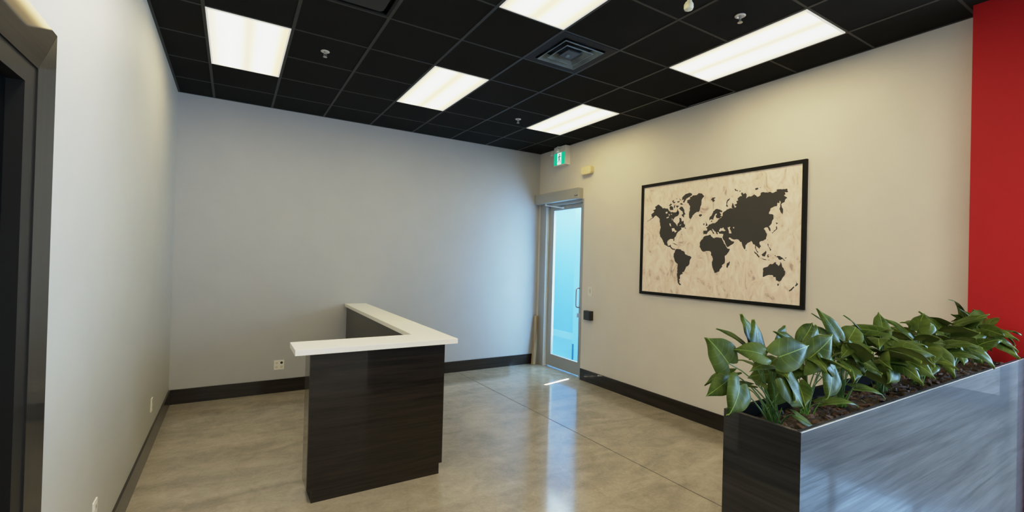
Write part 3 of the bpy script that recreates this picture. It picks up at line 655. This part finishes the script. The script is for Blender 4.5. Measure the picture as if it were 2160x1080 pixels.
m.build('door_leaf', ALU, d)
gm = bpy.data.meshes.new('glass_pane'); gm.from_pydata([(xd0+.018, DA+.105, .21), (xd0+.018, 3.266, .21), (xd0+.018, 3.266, 2.604), (xd0+.018, DA+.105, 2.604)], [], [(0,1,2,3)])
_link('glass_pane', gm, GLASS, d)
m = MB(); m.box((xd0-.004, 3.250, .215), (xd0+.0, 3.262, 2.600)).build('glazing_bead', plain('bead_white', (.75,.82,.85), .4), d)
m = MB(); yh = DA+.125
m.tube([(xd0+.002, yh-.03, 1.365), (xd0-.045, yh-.03, 1.365), (xd0-.052, yh+.0, 1.365)] , .009, 10)
o = MB()
o.tube([(xd0+.00, DA+.09, 1.355), (xd0-.045, DA+.092, 1.357), (xd0-.06, DA+.10, 1.345), (xd0-.062, DA+.105, 1.32), (xd0-.062, DA+.105, 1.10), (xd0-.06, DA+.10, 1.075), (xd0-.045, DA+.092, 1.063), (xd0, DA+.09, 1.065)], .0095, 12)
m.bm.free(); o.build('pull_handle', STEEL, d, True)
MB().box((xd0-.006, DA+.075, .905), (xd0+.001, DA+.145, .97)).build('lock_plate', STEEL, d)
m = MB(); m.box((XR-.105, 2.448, DT-.003), (XR-.0045, 3.60, DT+.160), .002)
op = m.build('door_operator', ALUL, d)
MB().box((XR-.1065, 2.462, 2.755), (XR-.105, 2.488, 2.772)).box((XR-.1065, 2.502, 2.755), (XR-.105, 2.528, 2.772)).build('indicator', BLACK, op)
m = MB(); m.tube([(XR-.052, 3.345, DT-.003), (XR-.052, 3.345, DT-.035)], .014, 12)
m.tube([(XR-.052, 3.345, DT-.030), (XR+.045, 3.02, DT-.085)], .009, 8).tube([(XR+.045, 3.02, DT-.085), (xd0, 2.98, DT-.088)], .013, 8)
m.build('closer_arm', WHITE, d, True)
fix(d)
for ch in d.children:
    pass
# vestibule behind the glass
VX = 4.335; VW = wallpaint('vestibule_blue_daylit', (.44,.70,.90)); VF = plain('vestibule_floor', (.27,.47,.66), .35)  # blue of the daylight is put into wall, floor and baseboard colours
S(MB().box((XR+.14, 1.5, .0), (VX, 7.5, .004)).build('floor_2', VF))
S(MB().box((VX, 1.4, 0), (VX+.1, 7.5, 3.4)).box((XR+.14, 7.5, 0), (VX+.1, 7.6, 3.4)).box((XR+.14, 1.4, 0), (VX+.1, 1.5, 3.4)).box((XR+.02, YB+.12, 0), (XR+.14, 7.5, 3.4)).build('wall_vestibule', VW))
S(MB().box((XR+.14, 1.4, 3.4), (VX+.1, 7.6, 3.5)).build('ceiling_2', VW))
S(MB().box((VX-.012, 4.90, .004), (VX, 7.5, .150)).build('baseboard_vestibule', plain('vest_base', (.78,.92,.97), .5)))
S(MB().box((3.0, 1.5, .004), (3.06, 3.48, 3.4)).build('wall_partition', wallpaint('partition_blue_daylit', (.44,.76,.95))))  # white partition, its blue colour imitates the daylight on it
S(MB().box((2.99, 3.44, .02), (3.0, 3.475, .30)).build('trim_4', plain('teal_strip', (.02,.20,.25), .4)))

# ------------------------------------------------------------------ dark doorway in the left wall (door_2)
d = bpy.data.objects.new('door_2', None); C.objects.link(d); d.location = (XL, -1.3, 0); S(d)
CY0, CY1, CZ0, CZ1 = -.752, -.575, 2.37, 2.552
MB().prism([(CY0,0),(CY1,0),(CY1,CZ1),(CY0,CZ0)], 0, XL+.001, XL+.012).build('casing_jamb', LAM_Z, d)
MB().prism([(CY0-.0008,CZ0+.0008),(CY1-.0008,CZ1+.0008),(-2.14,CZ1+.0008),(-1.96,CZ0+.0008)], 0, XL+.001, XL+.012).build('casing_header', laminate('header_grain', 1, (.006,.0045,.0035), (.021,.016,.012), .34, .6, .1, .004), d)
MB().prism([(-1.96,0),(-2.14,0),(-2.14,CZ1-.001),(-1.96,CZ0-.001)], 0, XL+.001, XL+.012).build('casing_jamb', LAM_Z, d)
MB().box((XL-.12, -.845, 0), (XL+.007, -.7525, 2.30)).box((XL-.12, -1.948, 2.30), (XL+.007, -.7525, 2.3695)).box((XL-.12, -1.948, 0), (XL+.006, -1.87, 2.30)).build('door_frame', plain('dark_frame', (.010,.009,.008), .5, coat=.12, spec=.2), d)
lf = MB().box((XL-.075, -1.866, .01), (XL-.035, -1.76, 2.295)).box((XL-.075, -.96, .01), (XL-.035, -.849, 2.295)).box((XL-.075, -1.76, 2.18), (XL-.035, -.96, 2.295)).box((XL-.075, -1.76, .01), (XL-.035, -.96, .25)).build('door_leaf', plain('dark_leaf', (.0015,.0018,.002), .4, spec=.06), d)
MB().box((XL-.062, -1.76, .25), (XL-.055, -.96, 2.18)).build('glass_pane', DGLASS, d)
MB().box((XL-.0348, -.978, .2), (XL-.030, -.972, 2.2)).build('glazing_bead', plain('bead_blue', (.05,.07,.10), .3), d)
fix(d)

# ------------------------------------------------------------------ small wall items
def outlet(loc, axis, label, two=False, w=.115, h=.12):
    t = thing('wall_outlet', label, 'outlet', loc, 'white wall outlets')
    if axis == 'y':     # on the back wall, facing -y
        MB().box((-w/2,-.007,-h/2), (w/2,0,h/2), .002).build('plate', WHITE, t)
        for sx in ((-.028,.028) if two else (0,)):
            for i, sz in enumerate((-.026,.026)):
                mm = MB(); mm.lathe([(.002,-.0),(.016,-.0),(.016,-.0022),(.002,-.0022)], (sx,-.007,sz), 18, 'y'); mm.build('socket', BLACK if (sx > 0 and sz > 0) else IVORY, t)
    else:               # on the left wall, facing +x
        MB().box((0,-w/2,-h/2), (.007,w/2,h/2), .002).build('plate', WHITE, t)
        for sz in (-.026,.026):
            mm = MB(); mm.box((.007,-.015,sz-.015), (.009,.015,sz+.015)); mm.mi = 1
            mm.box((.009,-.008,sz-.006), (.0094,-.005,sz+.007)); mm.box((.009,.005,sz-.006), (.0094,.008,sz+.007))
            mm.build('socket', [IVORY, BLACK], t)
outlet((-1.66, YB, .350), 'y', 'white double wall outlet low on the back wall left of the desk', True)
outlet((XL, 2.26, .385), 'x', 'white wall outlet low on the left wall near the back corner', w=.08)
outlet((XL, .285, .385), 'x', 'white wall outlet low on the left wall at the bottom edge', w=.08)
tag(MB().box((XF-.008, -3.24, .29), (XF-.001, -3.16, .41), .002).build('wall_outlet', WHITE), 'wall outlet on the far side wall, mirrored in the planter front', 'outlet', 'white wall outlets')
t = thing('light_switch', 'white rocker light switch on the wall right of the glass door', 'switch', (XR, 2.236, 1.334))
MB().box((-.007,-.046,-.066), (0,.046,.066), .002).build('plate', WHITE, t)
MB().prism([(-.007,-.034),(-.013,.0),(-.009,.034),(-.006,.034),(-.006,-.034)], 1, -.016, .016).build('rocker', IVORY, t)
MB().lathe([(.001,0),(.010,0),(.012,.003),(.001,.004)], (-.013,0,-.036), 14, 'x', -1).build('dimmer', WHITE, t)
t = thing('card_reader', 'small black box reader on the wall right of the door handle', 'card reader', (XR, 2.235, .98))
MB().box((-.06,-.075,-.068), (.004,.075,.068), .004).build('housing', BLACK, t)
MB().box((-.064,-.058,-.05), (-.0605,.058,.056), .001).build('face', plain('reader_face', (.03,.03,.032), .25), t)
t = thing('wall_sounder', 'beige rounded box high on the wall right of the exit sign', 'alarm', (XR, 2.335, 3.128))
m = MB(); pr = [(.118*(abs(math.cos(a))**.45)*(1 if math.cos(a) > 0 else -1), .062*(abs(math.sin(a))**.45)*(1 if math.sin(a) > 0 else -1)) for a in [2*PI*k/32 for k in range(32)]]
m.prism(pr, 0, -.062, 0); m.build('housing', BEIGE, t, True)
m = MB(); m.prism([(p[0]*.9, p[1]*.84) for p in pr], 0, -.066, -.0622); m.build('cover', plain('beige_cover', (.80,.69,.44), .5), t, True)

# exit sign with emergency heads
t = thing('exit_sign', 'green running man exit sign in a white box with emergency lamps', 'exit sign', (XR, 2.93, 3.29))
y0, y1 = -.142, .160
MB().box((-.100, y0, 0), (-.0005, y1, .302), .004).build('housing', plain('sign_housing', (.78,.78,.74), .5), t)
GREEN = emit('sign_green', (.0,.36,.20), .45); SWHITE = emit('sign_white', (.62,.85,.80), .5); MAN = emit('sign_man', (.0,.13,.13), .15)
f = MB().box((-.1035, y0+.012, .012), (-.1005, y1-.012, .200)).build('sign_face', GREEN, t)
MB().box((-.1050, -.045, .014), (-.1036, .060, .198)).build('door_symbol', SWHITE, f)
m = MB()
def bar(a, b, w):      # in (y, z); screen right is -y
    a = Vector(a); b = Vector(b); d_ = (b-a).normalized(); n_ = Vector((-d_.y, d_.x))*w/2
    m.prism([tuple(a-n_), tuple(b-n_), tuple(b+n_), tuple(a+n_)], 0, -.1062, -.1051)
m.prism([(.004+.012*math.cos(2*PI*k/14), .170+.012*math.sin(2*PI*k/14)) for k in range(14)], 0, -.1062, -.1051)
bar((.005,.154), (.012,.100), .024); bar((.006,.148), (.036,.128), .010); bar((.036,.130), (.044,.108), .008)
bar((.002,.148), (-.028,.132), .010); bar((-.026,.134), (-.042,.140), .008)
bar((.010,.106), (-.012,.075), .013); bar((-.012,.078), (-.020,.040), .011)
bar((.014,.104), (.026,.066), .013); bar((.026,.070), (.052,.056), .010)
m.build('running_figure', MAN, f)
HEADM = plain('lamp_head', (.80,.79,.76), .45)
for yy, xx, zz, aim in ((.250, -.06, .232, 'far'), (.030, -.125, .236, 'near')):
    m = MB()
    if aim == 'far': m.tube([(-.05, .158, .232), (-.056, .225, .234)], .008, 8)
    else: m.tube([(-.098, .03, .240), (-.112, .03, .238)], .010, 8)
    m.build('lamp_bracket', HEADM, t, True)
    m = MB()
    if aim == 'far': m.lathe([(.012,.045),(.026,.035),(.036,-.012),(.038,-.035),(.030,-.040)], (-.058, .250, .235), 20, 'z')
    else: m.lathe([(.012,0),(.030,.004),(.034,.020),(.036,.036),(.028,.044)], (-.108, .030, .240), 20, 'x', -1)
    m.build('lamp_head', HEADM, t, True)
m = MB(); m.tube([(-.104, .085, .262), (-.130, .060, .283), (-.130, .020, .292), (-.112, -.02, .288)], .009, 8); m.build('lamp_bracket', HEADM, t, True)

# leaning board
t = MB(); t.box((-.035,-.018,0), (.035,.018,.815), .002)
def pine():
    m, N, L, P = nt('pine'); tc = N.new('ShaderNodeTexCoord'); mp = N.new('ShaderNodeMapping'); mp.inputs['Scale'].default_value = (30,30,2); L.new(tc.outputs['Object'], mp.inputs['Vector'])
    n = N.new('ShaderNodeTexNoise'); n.inputs['Scale'].default_value = 1; n.inputs['Detail'].default_value = 4; n.inputs['Distortion'].default_value = .8; L.new(mp.outputs['Vector'], n.inputs['Vector'])
    r = N.new('ShaderNodeValToRGB'); e = r.color_ramp.elements; e[0].position = .35; e[0].color = (.22,.13,.06,1); e[1].position = .65; e[1].color = (.52,.36,.18,1)
    L.new(n.outputs['Fac'], r.inputs['Fac']); L.new(r.outputs['Color'], P.inputs['Base Color']); P.inputs['Roughness'].default_value = .6; return m
o = t.build('wooden_board', pine()); o.location = (2.197, 3.515, .006); o.rotation_euler = (-math.radians(2.4), math.radians(5.8), math.radians(12))
tag(o, 'short raw pine board leaning upright in the corner beside the glass door', 'board')

# ------------------------------------------------------------------ light
def area(name, loc, rot, sx, sy, power, col, spread=PI):
    l = bpy.data.lights.new(name, 'AREA'); l.shape = 'RECTANGLE'; l.size = sx; l.size_y = sy; l.energy = power; l.color = col; l.spread = spread
    o = bpy.data.objects.new(name, l); C.objects.link(o); o.location = loc; o.rotation_euler = rot; return o
SKY = (.34,.62,1.0)
area('daylight_side_window', (XF+.06, -4.6, 2.46), (0, PI/2, 0), 1.6, 3.1, 330, SKY)
area('daylight_front_window', (4.0, YF-.05, 1.7), (PI/2, 0, 0), 2.7, 2.3, 140, (.66,.82,1.0))
area('vestibule_daylight_fill', (3.3, 5.0, 3.36), (0, 0, 0), 1.2, 3.5, 42, (.55,.84,1.0))
area('vestibule_daylight_fill', (2.72, 2.6, 3.36), (0, 0, 0), .5, 2.0, 17, (.55,.84,1.0))
area('vestibule_daylight_fill', (2.94, 2.32, 1.45), (0, PI/2, 0), 2.2, 1.45, 46, (.40,.68,1.0))  # lamp added out of view beside the doorway to throw blue onto the back wall
area('sun_streak_lamp', (1.895, 2.452, 3.3), (0, 0, math.radians(13.9)), .50, .011, 4.5, (1,.97,.9), math.radians(.6))  # narrow lamp added under the ceiling to lay the sun streak on the floor
w = bpy.data.worlds.new('world'); w.use_nodes = True; bpy.context.scene.world = w
bg = w.node_tree.nodes['Background']; bg.inputs['Color'].default_value = (.45,.68,1,1); bg.inputs['Strength'].default_value = 1.0

# ------------------------------------------------------------------ camera
cam = bpy.data.cameras.new('camera'); co = bpy.data.objects.new('camera', cam); C.objects.link(co)
cam.sensor_width = 36; cam.lens = 36*964.84/2160; cam.clip_start = .05
R = ((.85335618, -.52065398, .02650773), (.0266687, -.00718273, -.99961852), (.52064576, .85373757, .00775574))
co.matrix_world = Matrix(((R[0][0], -R[1][0], -R[2][0], -2.1983), (R[0][1], -R[1][1], -R[2][1], -2.9054), (R[0][2], -R[1][2], -R[2][2], 1.7699), (0,0,0,1)))
sc = bpy.context.scene; sc.camera = co
vs = sc.view_settings; vs.view_transform = 'Standard'; vs.exposure = 0
# soft highlight shoulder, like the phone's tone mapping
vs.use_curve_mapping = True; cm = vs.curve_mapping; cm.use_clip = False
cv = cm.curves[3]; K = .42; GAIN = 2.72
def tone(x): return x if x <= K else K + (1-K)*1.035*(x-K)/(x-K+(1-K))
cv.points[0].location = (0, 0); cv.points[1].location = (12, tone(12*GAIN))
for x in (K, .5, .65, .85, 1.1, 1.5, 2.2, 3.5, 6, 10): cv.points.new(x/GAIN, tone(x))
for q in cv.points: q.handle_type = 'VECTOR'
cm.update()
sc.cycles.max_bounces = 8; sc.cycles.diffuse_bounces = 5; sc.cycles.glossy_bounces = 5; sc.cycles.transparent_max_bounces = 12
sc.cycles.sample_clamp_indirect = 6; sc.cycles.use_denoising = True
